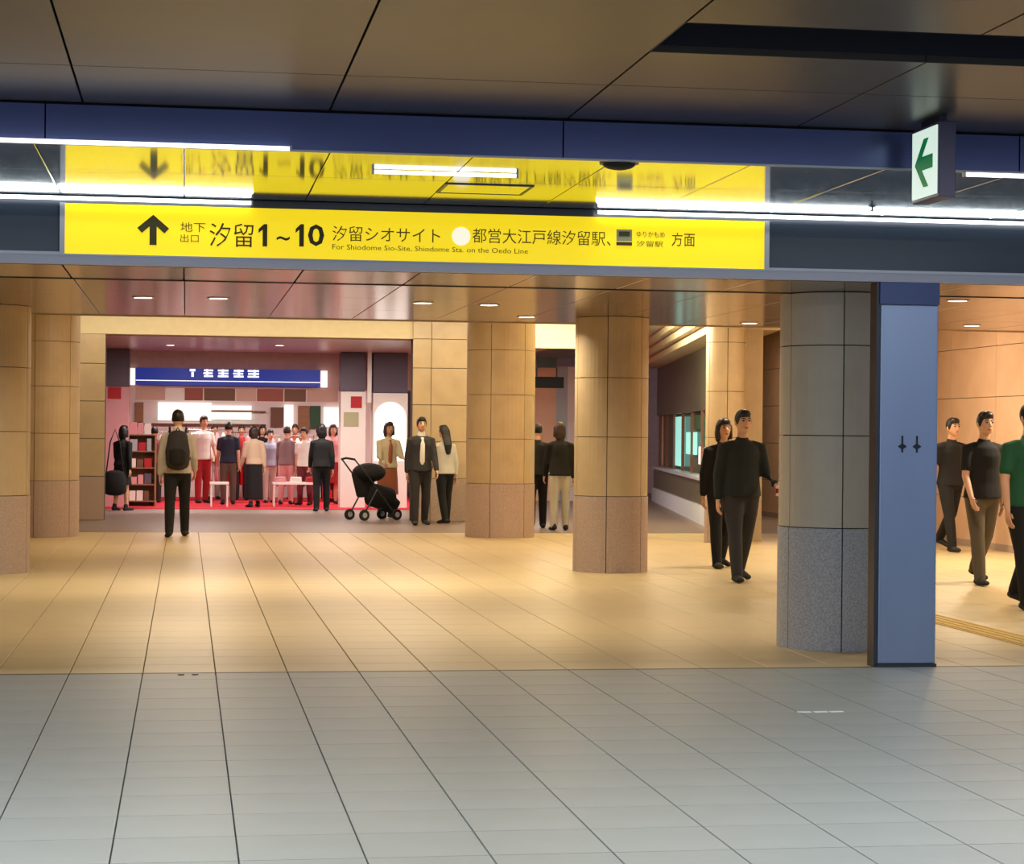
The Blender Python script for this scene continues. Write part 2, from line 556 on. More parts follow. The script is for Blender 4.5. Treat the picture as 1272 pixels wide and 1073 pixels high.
# ================================================================== COLUMNS
def curved_panel(r0, r1, a0, a1, z0, z1, n=8):
    mb = MB(); vs = []; fs = []
    for i in range(n+1):
        a = a0+(a1-a0)*i/n
        c, s = math.cos(a), math.sin(a)
        vs += [(r0*c, r0*s, z0), (r1*c, r1*s, z0), (r1*c, r1*s, z1), (r0*c, r0*s, z1)]
    for i in range(n):
        b = i*4; d = b+4
        fs += [(b+1, d+1, d+2, b+2), (b+2, d+2, d+3, b+3), (b, d, d+1, b+1)]
    fs += [(0, 1, 2, 3), (n*4+3, n*4+2, n*4+1, n*4)]
    mb.raw(vs, fs)
    return mb
COLM = {}
def column(x, y, r, joints, ang, label, m='stone', g='granite', top=None, zt=None):
    t = empty('stone_column', (x, y, 0))
    tag(t, label, 'column', 'round stone columns of the passage')
    zs = [0]+joints+[zt or ZC+.0]
    mb = MB(); mb.cyl((0, 0, 0), r-.025, zs[-1]-.002, 32); mb.build('core', 'stone_joint', t)
    for j, (z0, z1) in enumerate(zip(zs, zs[1:])):
        for k in range(6):
            key = (r, z0, z1, m, g, ang)
            me = COLM.get(key)
            if me is None:
                rr = r+.006 if j == 0 else r
                gp = .004/r
                me = curved_panel(r-.03, rr, gp, PI/3-gp, z0+(.003 if j else 0), z1-.004).mesh('stone_panel', g if j == 0 else m, smooth=False)
                COLM[key] = me
            link('stone_panel', me, t, rz=ang+k*PI/3)
    return t
J = [.80, 1.42, 2.04]
column(4.44, 13.78, .385, [.83, 1.455, 2.065], math.radians(-100), 'stone column in greyed hall light tone behind the steel pillar, nearest of all', m='stone_hall_lit', g='granite_grey', zt=ZS-.001)
column(4.46, 21.50, .39, J, math.radians(-108), 'tan stone column standing second behind the nearest one, right of centre')
column(4.36, 28.65, .48, [.75, 1.37, 1.98, 2.6], math.radians(-115), 'wide tan stone column in the middle, beside the shop portal', zt=3.3)
column(-1.94, 21.40, .39, [.78, 1.42, 2.06], math.radians(-80), 'tan stone column cut by the left edge of the picture')
column(-1.90, 28.60, .48, [.76, 1.39, 2.02, 2.62], math.radians(-100), 'pinkish tan stone column second from the left edge', zt=3.3)
column(7.22, 27.2, .27, [.8, 1.42, 2.04, 2.7], math.radians(-100), 'slim glossy column beyond the man in black', zt=3.3)

# ================================================================== STEEL PILLAR (shutter guide)
pil = empty('steel_pillar', (4.505, 12.56, 0))
tag(pil, 'brushed blue grey steel pillar standing on the floor threshold', 'pillar')
mb = MB(); mb.box(-.19, .19, -.07, .09, .02, 2.285)
sh = mb.build('shaft', 'pillar_steel', pil)
bv = sh.modifiers.new('b', 'BEVEL'); bv.width = .008; bv.segments = 2
mb = MB(); mb.box(-.196, .196, -.072, .092, 2.285, 2.424); mb.build('shaft_top', 'pillar_dark_top', pil)  # top length of the pillar in a darker blue
mb = MB(); mb.box(-.196, .196, -.074, .094, 0, .02); mb.build('base_plate', 'steel_dark', pil)
mb = MB(); mb.box(-.215, -.191, -.06, .06, 0, 2.424); mb.build('guide_channel', 'steel_dark', pil)
for s, cx in ((-1, -.042), (1, .054)):
    mb = MB()
    mb.box(cx-.006, cx+.006, -.073, -.069, 1.352, 1.458)
    mb.raw([(cx-.030, -.0725, 1.39), (cx, -.0725, 1.37), (cx+.030, -.0725, 1.39), (cx, -.0725, 1.412),
            (cx-.030, -.069, 1.39), (cx, -.069, 1.37), (cx+.030, -.069, 1.39), (cx, -.069, 1.412)],
           [(0, 1, 2, 3), (0, 4, 5, 1), (1, 5, 6, 2), (2, 6, 7, 3), (3, 7, 4, 0)])
    mb.build('pull_mark', 'ink_black', pil)

# ================================================================== YELLOW SIGN
sg = empty('station_sign', (0, 0, 0))
tag(sg, 'long yellow illuminated station sign with an up arrow, over the passage', 'sign')
SX0, SX1, SZ0, SZ1 = -.715, 3.548, 2.482, 2.786
mb = MB()
mb.box(SX0-.03, SX0, 12.462, 12.51, SZ0-.006, SZ1); mb.box(SX1, SX1+.03, 12.462, 12.51, SZ0-.006, SZ1)
mb.box(SX0, SX1, 12.466, 12.51, SZ0-.006, SZ0+.004)
mb.build('sign_frame', 'steel_frame', sg)
mb = MB(); mb.box(SX0, SX1, 12.474, 12.495, SZ0+.004, SZ1-.002); mb.build('sign_face', 'sign_yellow', sg)
def sx(px): return -.72+(px-80)*.004916
def sz(px, y):
    top = 252+25*(px-80)/868; hh = 66-10*(px-80)/868
    return 2.786-(y-top)/hh*(2.786-2.483)
YT = 12.474
mb = MB()
ax = sx(185.5)
zb, zt = sz(185, 306), sz(185, 270)
ap = [(-.021, zb), (.021, zb), (.021, zt-.058), (.066, zt-.098), (.094, zt-.068), (0, zt+.012), (-.094, zt-.068), (-.066, zt-.098), (-.021, zt-.058)]
mb.raw([(ax+p[0], y, p[1]) for y in (YT-.003, YT) for p in ap],
       [tuple(range(9)), tuple(reversed(range(9, 18)))]+[(q, 9+q, 9+(q+1) % 9, (q+1) % 9) for q in range(9)])
mb.build('arrow', 'sign_ink', sg)
text('lettering', '地下', sx(218), sx(248), sz(233, 283), .058, YT, 'sign_ink', sg)
text('lettering', '出口', sx(218), sx(240), sz(229, 297), .048, YT, 'sign_ink_soft', sg)
text('lettering', '汐留', sx(253), sx(306), sz(280, 293), .142, YT, 'sign_ink', sg)
def digit_one(pl, pr):
    a, b = sx(pl), sx(pr); zt, zb = sz(pl, 279), sz(pl, 307); c = (a+b)/2+.004
    m_ = MB()
    m_.raw([(p[0], y, p[1]) for y in (YT-.003, YT) for p in ((c-.014, zb), (c+.014, zb), (c+.014, zt), (c-.006, zt), (a, zt-.030), (a, zt-.055), (c-.014, zt-.034))],
           [tuple(range(7)), tuple(reversed(range(7, 14)))]+[(q, 7+q, 7+(q+1) % 7, (q+1) % 7) for q in range(7)])
    m_.build('lettering', 'sign_ink', sg)
digit_one(312, 326)
text('lettering', '~', sx(334), sx(350), sz(342, 297), .026, YT, 'sign_ink', sg, bold=.01)
digit_one(357, 370)
text('lettering', '0', sx(372), sx(392), sz(382, 293), .132, YT, 'sign_ink', sg, bold=.02)
text('lettering', '汐留シオサイト', sx(402), sx(535), sz(468, 292), .092, YT, 'sign_ink_soft', sg)
text('lettering', 'For Shiodome Sio-Site, Shiodome Sta. on the Oedo Line', sx(402), sx(645), sz(520, 310), .036, YT, 'sign_ink_soft', sg)
mb = MB(); mb.cyl((sx(561), YT-.003, sz(561, 294)), .056, .004, 28, 'y'); mb.build('line_emblem', 'sign_white', sg)
text('lettering', '都営大江戸線汐留駅、', sx(575), sx(750), sz(660, 295), .090, YT, 'sign_ink_soft', sg)
mb = MB(); mb.box(sx(757), sx(777), YT-.003, YT, sz(767, 300), sz(767, 286)); mb.build('train_icon', 'icon_grey', sg)
mb = MB()
mb.box(sx(757), sx(777), YT-.004, YT, sz(767, 305), sz(767, 301))
mb.box(sx(760), sx(774), YT-.005, YT-.003, sz(767, 294), sz(767, 288.5)); mb.build('train_icon_mark', 'sign_ink', sg)
text('lettering', 'ゆりかもめ', sx(783), sx(819), sz(800, 292), .036, YT, 'sign_ink_soft', sg)
text('lettering', '汐留駅', sx(783), sx(817), sz(800, 303), .036, YT, 'sign_ink_soft', sg)
text('lettering', '方面', sx(828), sx(858), sz(843, 298), .085, YT, 'sign_ink', sg)

# ================================================================== LINEAR LIGHTS
def linear_light(x0, x1, y, z, label, w=.022, h=.02, m='tube_white', power=0):
    t = empty('linear_light', ((x0+x1)/2, y, z))
    tag(t, label, 'light', 'linear ceiling lights')
    L = (x1-x0)/2
    mb = MB(); mb.tube([(-L+.012, 0, 0), (L-.012, 0, 0)], [w/2, w/2], 10); mb.build('tube', m, t, smooth=True)
    mb = MB(); mb.box(-L, -L+.012, -w*.6, w*.6, -h*.6, h*.7); mb.build('end_cap', 'steel_frame', t)
    mb = MB(); mb.box(L-.012, L, -w*.6, w*.6, -h*.6, h*.7); mb.build('end_cap', 'steel_frame', t)
    if power:
        area('tube_lamp', ((x0+x1)/2, y-.01, z-.02), x1-x0, .02, power, COOL, rot=(math.radians(-38), 0, 0), spread=125)
    return t
linear_light(-5.0, .385, 12.44, 2.810, 'white light tube above the left end of the yellow sign', power=24)
linear_light(2.47, 8.5, 12.44, 2.810, 'white light tube above the right end of the yellow sign', power=27)
linear_light(-5.0, .50, YR-.028, 2.828, 'white glowing strip standing in for a tube reflection along the ceiling step, upper left', m='tube_soft')  # reflected tube light built as a glowing strip
linear_light(3.97, 8.0, YR+.06, 2.815, 'white glowing strip as a tube reflection beside the exit sign at the right edge', m='tube_soft')  # glowing strip in place of a tube's reflection
linear_light(.955, 1.735, 10.86, 2.818, 'short white light tube alone in the middle of the low ceiling', m='tube_soft', w=.02)

# ceiling hatch and sprinkler
h = empty('ceiling_hatch', (1.66, 11.60, ZL))
tag(h, 'square access hatch in the low ceiling behind the short light tube', 'hatch')
mb = MB(); mb.box(-.23, .23, -.20, .20, -.004, .0); mb.build('hatch_plate', 'panel_low', h)
mb = MB()
for b in ((-.25, .25, -.22, -.205), (-.25, .25, .205, .22), (-.25, -.235, -.205, .205), (.235, .25, -.205, .205)):
    mb.box(b[0], b[1], b[2], b[3], -.006, 0)
mb.build('hatch_rim', 'steel_dark', h)
s = empty('sprinkler_head', (4.05, 11.9, ZL))
tag(s, 'small dark sprinkler head below the low ceiling, left of the exit sign', 'sprinkler')
mb = MB(); mb.cyl((0, 0, -.006), .02, .006, 16); mb.build('rosette', 'steel_dark', s)
mb = MB(); mb.cyl((0, 0, -.028), .006, .022, 10); mb.cyl((0, 0, -.031), .015, .004, 14); mb.build('deflector', 'black', s)
for n, (x, y, lab) in enumerate([(2.16, 10.28, 'dark dome camera under the ceiling step, above the middle of the sign')]):
    d = empty('dome_camera', (x, y, ZL)); tag(d, lab, 'camera')
    mb = MB(); mb.cyl((0, 0, -.012), .10, .012, 24); mb.build('mount_ring', 'steel_dark', d)
    mb = MB(); mb.ell((0, 0, -.012), (.085, .085, .03), 18, 8); mb.build('dome', 'black', d, smooth=True)

# ================================================================== EXIT SIGN
ex = empty('exit_sign', (3.645, 9.785, 2.62))
tag(ex, 'hanging box sign with a green left arrow on its lit face', 'sign')
mb = MB(); mb.box(-.042, .045, -.185, .185, 0, .37)
bx = mb.build('box', 'exit_box', ex)
bv = bx.modifiers.new('b', 'BEVEL'); bv.width = .006; bv.segments = 2
mb = MB(); mb.box(-.049, -.043, -.168, .172, .018, .352); mb.build('lit_face', 'exit_face', ex)
mb = MB(); mb.box(-.02, .02, -.12, .12, .37, .402); mb.build('hanger', 'steel_dark', ex)
mb = MB()
def yz(poly):
    n = len(poly)
    vs = [(-.0515, y, z) for y, z in poly]+[(-.049, y, z) for y, z in poly]
    fs = [tuple(range(n)), tuple(reversed(range(n, 2*n)))]+[(i, n+i, n+(i+1) % n, (i+1) % n) for i in range(n)]
    mb.raw(vs, fs)
# tip points towards +Y (left in the picture)
yz([(.128, .185), (.005, .305), (-.06, .305), (.03, .219), (-.118, .219), (-.118, .151), (.03, .151), (-.06, .065), (.005, .065)])
mb.build('arrow', 'exit_green', ex)

# ================================================================== DOWNLIGHTS
dl_rim = MB()
for k in range(24):
    pass
n = 24
vs = []; fs = []
for k in range(n):
    a = 2*PI*k/n; c, s_ = math.cos(a), math.sin(a)
    vs += [(.085*c, .085*s_, 0), (.105*c, .105*s_, 0), (.105*c, .105*s_, -.008), (.085*c, .085*s_, -.008)]
for k in range(n):
    b = 4*k; d = 4*((k+1) % n)
    fs += [(b, d, d+1, b+1), (b+1, d+1, d+2, b+2), (b+2, d+2, d+3, b+3), (b+3, d+3, d, b)]
rim_me = MB().raw(vs, fs).mesh('rim', 'steel_frame')
lens_me = MB().cyl((0, 0, -.005), .084, .005, 24).mesh('lens', 'down_white')
DLAB = ['left of the pair over the walking man', 'right of the pair over the walking man', 'left of the pair over the portal jamb', 'right of the pair over the wide column',
        'nearest the steel pillar on its right', 'over the right wall passage', 'above the slim glossy column', 'between the two middle columns']
for (x, y), lb in zip(DOWN, DLAB):
    t = empty('downlight', (x, y, ZC)); tag(t, 'round recessed warm downlight, '+lb, 'light', 'round downlights of the passage ceiling')
    link('rim', rim_me, t); link('lens', lens_me, t)
for (x, y) in DOWN_ADDED:
    t = empty('downlight', (x, y, ZC)); tag(t, 'unseen warm downlight added behind the sign bulkhead, '+{.3: 'over the left walkway', 2.9: 'over the middle of the passage', 6.4: 'right of the steel pillar', 8.9: 'by the right wall', -3.2: 'nearest the left wall', -3.3: 'far by the left wall'}[x], 'light', 'added downlights behind the bulkhead')
    link('rim', rim_me, t); link('lens', lens_me, t)
for x, y, lb in [(-.28, 37.2, 'left'), (1.62, 36.6, 'right')]:
    t = empty('downlight', (x, y, 2.96)); tag(t, 'round recessed shop downlight, %s of the two above the blue shop sign' % lb, 'light', 'downlights of the shop ceiling')
    link('rim', rim_me, t); link('lens', lens_me, t)

# ================================================================== FLOOR DETAILS
# tactile guide strip along the passage at right: 30 cm blocks with four bars each
tp = empty('tactile_paving', (5.93, 12.9, 0)); tag(tp, 'yellow tactile guide strip on the passage floor at the right', 'paving')
tm = MB(); tm.slab(-.149, .149, -.149, .149, 0, .005, .002)
for k in range(4):
    xx = -.1125+.075*k
    tm.slab(xx-.014, xx+.014, -.14, .14, .005, .010, .003)
tme = tm.mesh('tactile_block', 'tactile')
for k in range(21):
    link('tactile_block', tme, tp, (0, .15+.3*k, 0))
for k, x in enumerate((3.225, 3.315, 3.40)):  # three small white marks on the floor
    mb = MB(); mb.slab(-.036, .036, -.018, .018, 0, .002, .001)
    o = mb.build('floor_mark', 'mark_white', None, loc=(x, 10.49, 0)); o.rotation_euler.z = .05*(k-1)
    tag(o, 'small white mark on the grey floor in front of the pillar, '+['left', 'middle', 'right'][k]+' of three', 'tape', 'white marks on the floor')
for k, x in enumerate((-.012, .07)):
    mb = MB(); mb.cyl((0, 0, 0), .022, .006, 16, r2=.017)
    tag(mb.build('floor_stud', 'steel_dark', None, loc=(x, 12.40, 0)), 'small dark stud by the floor threshold, '+['left', 'right'][k]+' of two', 'stud', 'floor studs at the threshold')

#@@PART2
def at(px, Y):
    """X of the sight line through picture column px at depth Y (for laying out the crowd)"""
    return Y*math.tan(.1566+math.atan((px-636)/2568.56))
def zat(px, y, Y):
    return 1.45 + (538-.0096*(636-px)-y)/2568.56*Y

# ================================================================== SHOP
# blue shop sign on its fascia
SY = 40.0
f = MB(); f.box(-2.6, 5.4, SY+.12, SY+.3, 2.26, 2.96)
struct(f.build('wall_shopfront', 'wall_shop'), 'pinkish fascia above the shop opening')
t = empty('shop_sign', (0, SY, 0)); tag(t, 'long blue shop sign with white characters above the shop', 'sign')
bx0, bx1 = at(168, SY), at(397, SY)
mb = MB(); mb.box(bx0, bx1, 0, .10, 2.31, 2.63); mb.build('sign_board', 'sign_blue', t)
mb = MB(); mb.box(bx0, bx1, -.006, 0, 2.385, 2.40); mb.build('light_line', 'letter_white', t)
for k, (a, b) in enumerate(((235, 242), (252, 264), (270, 283), (289, 302), (307, 321))):
    xa, xb = at(a, SY), at(b, SY)
    zc, hh = 2.545, .075
    mb = MB()
    if k == 0:
        mb.box((xa+xb)/2-.022, (xa+xb)/2+.022, -.012, 0, zc-hh, zc+.02)
        mb.box(xa, xb, -.012, 0, zc+.03, zc+hh)
    else:
        for j in range(3):
            z0 = zc-hh+j*.055
            mb.box(xa+.01*((j+k) % 2), xb-.01*((j*k) % 2), -.012, 0, z0, z0+.034)
        mb.box((xa+xb)/2-.018+.03*(k-2.5)/2, (xa+xb)/2+.018+.03*(k-2.5)/2, -.013, 0, zc-hh, zc+hh)
    mb.build('character', 'letter_white', t)
for a, b, lab in ((161, 167, 'left'), (398, 406, 'right')):
    mb = MB(); xa, xb = at(a, SY), at(b, SY)
    mb.box(xa, xb, SY-.02, SY+.10, 2.30, 2.62)
    tag(mb.build('lamp_box', 'white_lit'), 'small white lamp box at the %s end of the blue shop sign' % lab, 'lamp')
# valance boards under it
t = empty('shop_valance', (0, SY+.02, 0)); tag(t, 'strip of coloured valance boards hanging under the blue shop sign', 'banner')
for a, b, m in ((168, 205, 'dusty'), (206, 228, 'white_panel'), (229, 252, 'brick'), (253, 292, 'brown'), (293, 318, 'dusty'), (319, 352, 'brick'), (353, 380, 'brown'), (381, 420, 'dusty')):
    mb = MB(); mb.box(at(a, SY), at(b, SY)-.006, 0, .03, 2.02, 2.255); mb.build('valance_board', m, t)
# pillars beside the shop opening
def shop_pillar(name, p0, p1, Y, z0, z1, m, label, low=None, lowm=None):
    t = empty(name, ((at(p0, Y)+at(p1, Y))/2, Y, 0)); w = (at(p1, Y)-at(p0, Y))/2
    tag(t, label, 'pillar')
    mb = MB(); mb.slab(-w, w, 0, .5, z0, z1, .01); mb.build('pillar_shaft', m, t)
    if low:
        mb = MB(); mb.slab(-w, w, -.02, .5, 0, z0-.01, .01); mb.build('clad_panel', lowm, t)
    return t
p = shop_pillar('shop_pillar', 124, 160, 39.2, 2.26, 2.96, 'purple_grey', 'purple grey shop pillar with a pale pink lower half, at the left of the shop', True, 'pink')
mb = MB(); mb.slab(-.12, .12, -.03, -.02, 2.02, 2.24, .004); mb.build('red_notice', 'red', p)
p = shop_pillar('shop_pillar', 423, 454, 39.2, 2.22, 2.96, 'purple_grey', 'purple grey shop pillar with a white poster, right of the blue sign', True, 'white_panel')
mb = MB(); mb.slab(-.05, .16, -.03, -.02, 1.9, 2.12, .004); mb.build('red_notice', 'red', p)
mb = MB(); mb.slab(-.18, .10, -.03, -.02, 1.55, 1.82, .004); mb.build('pale_notice', 'icon_grey', p)
p = shop_pillar('shop_pillar', 463, 506, 39.2, 2.20, 2.96, 'purple_grey', 'purple grey shop pillar with a bright white arched niche, next to the portal', True, 'white_panel')
mb = MB()
vs = [(-.30, -.03, .9), (.30, -.03, .9)]+[(.30*math.cos(PI*k/14), -.03, 1.72+.30*math.sin(PI*k/14)) for k in range(15)]
n_ = len(vs); vs2 = [(x, -.02, z) for x, y, z in vs]
mb.raw(vs+vs2, [tuple(range(n_)), tuple(reversed(range(n_, 2*n_)))]+[(i, n_+i, n_+(i+1) % n_, (i+1) % n_) for i in range(n_)])
mb.build('lit_niche', 'white_lit', p)
mb = MB(); mb.box(at(456, 39.1), at(461, 39.1), 39.1, 39.18, 2.0, 2.96)
tag(mb.build('strip_lamp', 'white_panel'), 'upright pale strip lamp between the two right shop pillars', 'lamp')

# display wall at the back of the shop
BW = 45.0
t = empty('display_wall', (0, BW, 0)); tag(t, 'white lit display wall with picture panels at the back of the shop', 'display')
mb = MB(); mb.box(at(127, BW), at(500, BW), .05, .2, 0, 2.95); mb.build('backing_board', 'white_panel', t)
def pane(name, a, b, ya, yb, m, off=0.0):
    mb = MB(); mb.box(at(a, BW), at(b, BW), -.03-off, .05, zat(a, yb, BW), zat(a, ya, BW)); return mb.build(name, m, t)
pane('light_panel', 196, 262, 500, 522, 'white_lit'); pane('light_panel', 264, 312, 504, 509, 'white_lit')
pane('light_panel', 264, 312, 512, 521, 'green_lit'); pane('shelf_board', 262, 330, 510, 511.5, 'brown', .02)
pane('shelf_board', 130, 330, 525, 527, 'brown', .02)
pane('picture_panel', 336, 352, 506, 530, 'brown'); pane('light_panel', 353, 364, 503, 534, 'white_lit')
pane('picture_panel', 370, 384, 504, 536, 'wood'); pane('picture_panel', 385, 398, 504, 532, 'green_dark')
pane('light_panel', 402, 440, 506, 530, 'white_lit'); pane('picture_panel', 168, 178, 500, 524, 'wood')

# goods shelves: unit + individual boxes
def shelf_unit(x, y, w, h, n, label, m='wood'):
    t = empty('goods_shelf', (x, y, .012)); tag(t, label, 'shelf')
    for s in (-1, 1):
        mb = MB(); mb.box(s*w/2-.015, s*w/2+.015, 0, .36, 0, h); mb.build('side_panel', m, t)
    mb = MB(); mb.box(-w/2, w/2, .345, .36, 0, h); mb.build('back_panel', m, t)
    for k in range(n):
        z = .08+(h-.1)*k/(n-1)
        mb = MB(); mb.box(-w/2+.015, w/2-.015, 0, .345, z, z+.02); mb.build('shelf_board', m, t)
    return t
gm = ['white_panel', 'purple_grey', 'pink', 'red', 'white_panel', 'steel_frame', 'brown']
def goods(x, y, w, h, n, group, where):
    r = random.Random(int(x*100))
    names = ['lowest', 'second', 'third', 'fourth', 'top']
    for k in range(n):
        z = .012+.08+(h-.1)*k/(n-1)+.021
        xx = -w/2+.04
        i = 0
        while xx < w/2-.10:
            ww = r.uniform(.08, .15); hh = r.uniform(.5, .92)*((h-.1)/(n-1)-.045)
            if xx+ww > w/2-.02: break
            mm = r.choice(gm)
            b = MB().slab(-ww/2, ww/2, -.09, .09, 0, hh, .006).build('goods_box', mm, None, loc=(x+xx+ww/2, y+.13, z))
            tag(b, '%s box on %s board of %s' % ({'white_panel': 'white', 'purple_grey': 'dull purple', 'pink': 'pink', 'red': 'red', 'steel_frame': 'grey', 'brown': 'brown'}[mm], names[k], where)
                + ', %s from left' % ['first', 'second', 'third', 'fourth', 'fifth', 'sixth', 'seventh'][i], 'box', group)
            xx += ww+.02; i += 1
shelf_unit(at(176, 39.6), 39.6, .52, 1.35, 5, 'narrow brown goods shelf at the left of the shop behind the woman with the bag')
goods(at(176, 39.6), 39.6, .52, 1.35, 5, 'boxes on the left goods shelf', 'left goods shelf')
shelf_unit(at(139, 39.75), 39.75, .42, .62, 3, 'low brown goods shelf at the far left edge of the shop')
goods(at(139, 39.75), 39.75, .42, .62, 3, 'boxes on the low goods shelf', 'low goods shelf')
shelf_unit(at(428, 42.0), 42.0, .8, 1.1, 4, 'wide goods shelf behind the pushchair', 'red')
goods(at(428, 42.0), 42.0, .8, 1.1, 4, 'boxes on the wide goods shelf', 'wide goods shelf')

# garment racks with single garments
def garment(x, y, ztop, m, w, h, label, group):
    t = empty('hanging_garment', (x, y, ztop)); tag(t, label, 'garment', group)
    mb = MB()
    mb.tube([(0, -w*.42, -.05), (0, 0, -.015), (0, w*.42, -.05)], [.018, .022, .018], 8)
    mb.tube([(0, 0, -.03), (0, 0, -.2), (0, 0, -h)], [(.03, w*.40), (.04, w*.42), (.045, w*.50)], 14)
    mb.build('garment_body', m, t, smooth=True)
    for s in (-1, 1):
        mb = MB(); mb.tube([(0, s*w*.42, -.06), (.01, s*w*.55, -.30), (.02, s*w*.56, -.5)], [.04, .036, .03], 10); mb.build('sleeve', m, t, smooth=True)
    mb = MB(); mb.tube([(0, 0, -.02), (0, 0, .03), (0, .02, .05)], [.004, .004, .004], 6); mb.build('hanger_hook', 'chrome', t)
def rack(x, y, w, cols, label, where, gname, zt=1.45):
    t = empty('garment_rack', (x, y, .012)); tag(t, label, 'rack')
    mb = MB(); mb.tube([(-w/2, 0, zt), (w/2, 0, zt)], [.012, .012], 8); mb.build('rail', 'chrome', t)
    for s in (-1, 1):
        mb = MB(); mb.tube([(s*w/2, 0, .03), (s*w/2, 0, zt)], [.012, .012], 8); mb.build('post', 'chrome', t)
        mb = MB(); mb.tube([(s*w/2, -.25, .014), (s*w/2, .25, .014)], [.013, .013], 8); mb.build('foot_bar', 'chrome', t)
    nm = {'pink': 'pink', 'red': 'red', 'white_panel': 'white', 'purple_grey': 'dull purple', 'black': 'black', 'brown': 'brown', 'icon_grey': 'beige'}
    for k, m in enumerate(cols):
        garment(x-w/2+.07+(w-.14)*k/max(1, len(cols)-1), y, zt-.045, m, .42, .95,
                '%s garment on the %s, place %s from the left' % (nm[m], where, ['one', 'two', 'three', 'four', 'five', 'six', 'seven', 'eight'][k]), gname)
rack(at(262, 42.6), 42.6, .9, ['white_panel', 'red', 'red', 'white_panel', 'pink', 'white_panel', 'brown'], 'chrome garment rack of white and red clothes behind the walking man', 'rack behind the walking man', 'garments on the white and red rack')
rack(at(300, 41.6), 41.6, .62, ['red', 'brown', 'red', 'pink', 'pink'], 'chrome garment rack of red clothes in the middle of the shop', 'middle rack', 'garments on the red rack', 1.4)
rack(at(362, 42.4), 42.4, .9, ['pink', 'icon_grey', 'pink', 'pink', 'white_panel', 'purple_grey', 'pink'], 'chrome garment rack of pink clothes at the right of the shop', 'right rack', 'garments on the pink rack', 1.35)
rack(at(205, 42.4), 42.4, .8, ['white_panel', 'pink', 'white_panel', 'brown', 'pink', 'white_panel'], 'chrome garment rack of pale clothes left of the walking man', 'rack left of the walking man', 'garments on the pale rack', 1.4)
# display table
def display_table(x, y, w, label):
    t = empty('display_table', (x, y, .012)); tag(t, label, 'table')
    mb = MB(); mb.slab(-w/2, w/2, -.25, .25, .42, .46, .006); mb.build('table_top', 'white_panel', t)
    for sx_ in (-1, 1):
        for sy_ in (-1, 1):
            mb = MB(); mb.box(sx_*(w/2-.03)-.015, sx_*(w/2-.03)+.015, sy_*.22-.015, sy_*.22+.015, 0, .42); mb.build('leg', 'white_panel', t)
display_table(at(273, 39.6), 39.6, .36, 'low white display table on the red carpet right of the walking man')
display_table(at(368, 39.8), 39.8, .9, 'low white display table on the red carpet in front of the pink rack')
for k, (dx, m) in enumerate(((-.3, 'pink'), (0, 'white_panel'), (.3, 'red'))):
    b = MB()
    for j in range(3): b.slab(-.11+.004*j, .11-.003*j, -.14, .14, j*.034, j*.034+.032, .01)
    tag(b.build('folded_clothes', m, None, loc=(at(368, 39.8)+dx, 39.8, .473)), '%s stack of folded clothes on the low display table' % ['pink', 'white', 'red'][k], 'clothes', 'folded clothes on the display table')

# behind the gap between the two middle columns
t = empty('wall_monitor', (at(681, 40), 40.2, 2.35)); tag(t, 'black wide monitor hanging in the gap between the two middle columns', 'monitor')
mb = MB(); mb.slab(-.34, .34, 0, .08, 0, .22, .01); mb.build('screen_case', 'black', t)
for s in (-1, 1):
    mb = MB(); mb.box(s*.2-.012, s*.2+.012, .03, .05, .22, .40); mb.build('hanger_rod', 'steel_dark', t)
mb = MB(); mb.box(-.2, .2, .02, .06, .40, .61); mb.build('bracket', 'steel_dark', t)
t = empty('partition', (at(682, 44), 44, 0)); tag(t, 'tan partition behind the two people in dark suits', 'partition')
mb = MB(); mb.box(-.62, .15, 0, .1, 0, 2.9); mb.build('tan_leaf', 'wall_tan', t)
mb = MB(); mb.box(.15, .40, -.01, .1, 0, 2.9); mb.build('grey_leaf', 'steel_frame', t)
mb = MB(); mb.box(.40, .62, -.01, .1, 0, 2.9); mb.build('white_leaf', 'white_panel', t)

# ---- side shop with stepped cove (runs obliquely into the depth)
t = struct(empty('trim_2', (7.16, 27.6, 0), -math.radians(9.0)), 'lit stepped cove over the green shop wall')
for k in range(3):
    mb = MB(); mb.box(-.10*k, .9, 0, 17, 2.90+.135*k, 2.90+.135*(k+1)-.03); mb.build('cove_step', 'wall_beige', t)
    mb = MB(); mb.box(-.10*k+.05, .9, .02, 17, 2.90+.135*(k+1)-.03, 2.90+.135*(k+1)); mb.build('cove_joint', 'brown', t)
mb = MB(); mb.box(.22, .66, -.06, .30, 0, 2.9); mb.build('end_post', 'stone', t)
w = struct(empty('wall_greenshop', (7.16, 27.6, 0), -math.radians(9.0)), 'dark green grey wall of the side shop under the cove')
mb = MB(); mb.box(.40, .5, .3, 17, 1.86, 2.9); mb.build('upper_wall', 'wall_green', w)
mb = MB(); mb.box(.30, .54, .3, 17, 0, .30); mb.build('lower_wall', 'granite_grey', w)
mb = MB(); mb.box(.34, .5, .3, 17, .30, .72); mb.build('counter_front', 'wall_green', w)
mb = MB(); mb.slab(.24, .5, .3, 17, .72, .78, .01); mb.build('counter_top', 'steel_frame', w)
mb = MB(); mb.box(.54, .60, .3, 17, 0, 2.9); mb.build('display_back', 'wall_green', w)
for k in range(9):
    y = .3+k*2.0
    mb = MB(); mb.box(.40, .46, y, y+.06, .78, 1.86); mb.build('mullion', 'brown', w)
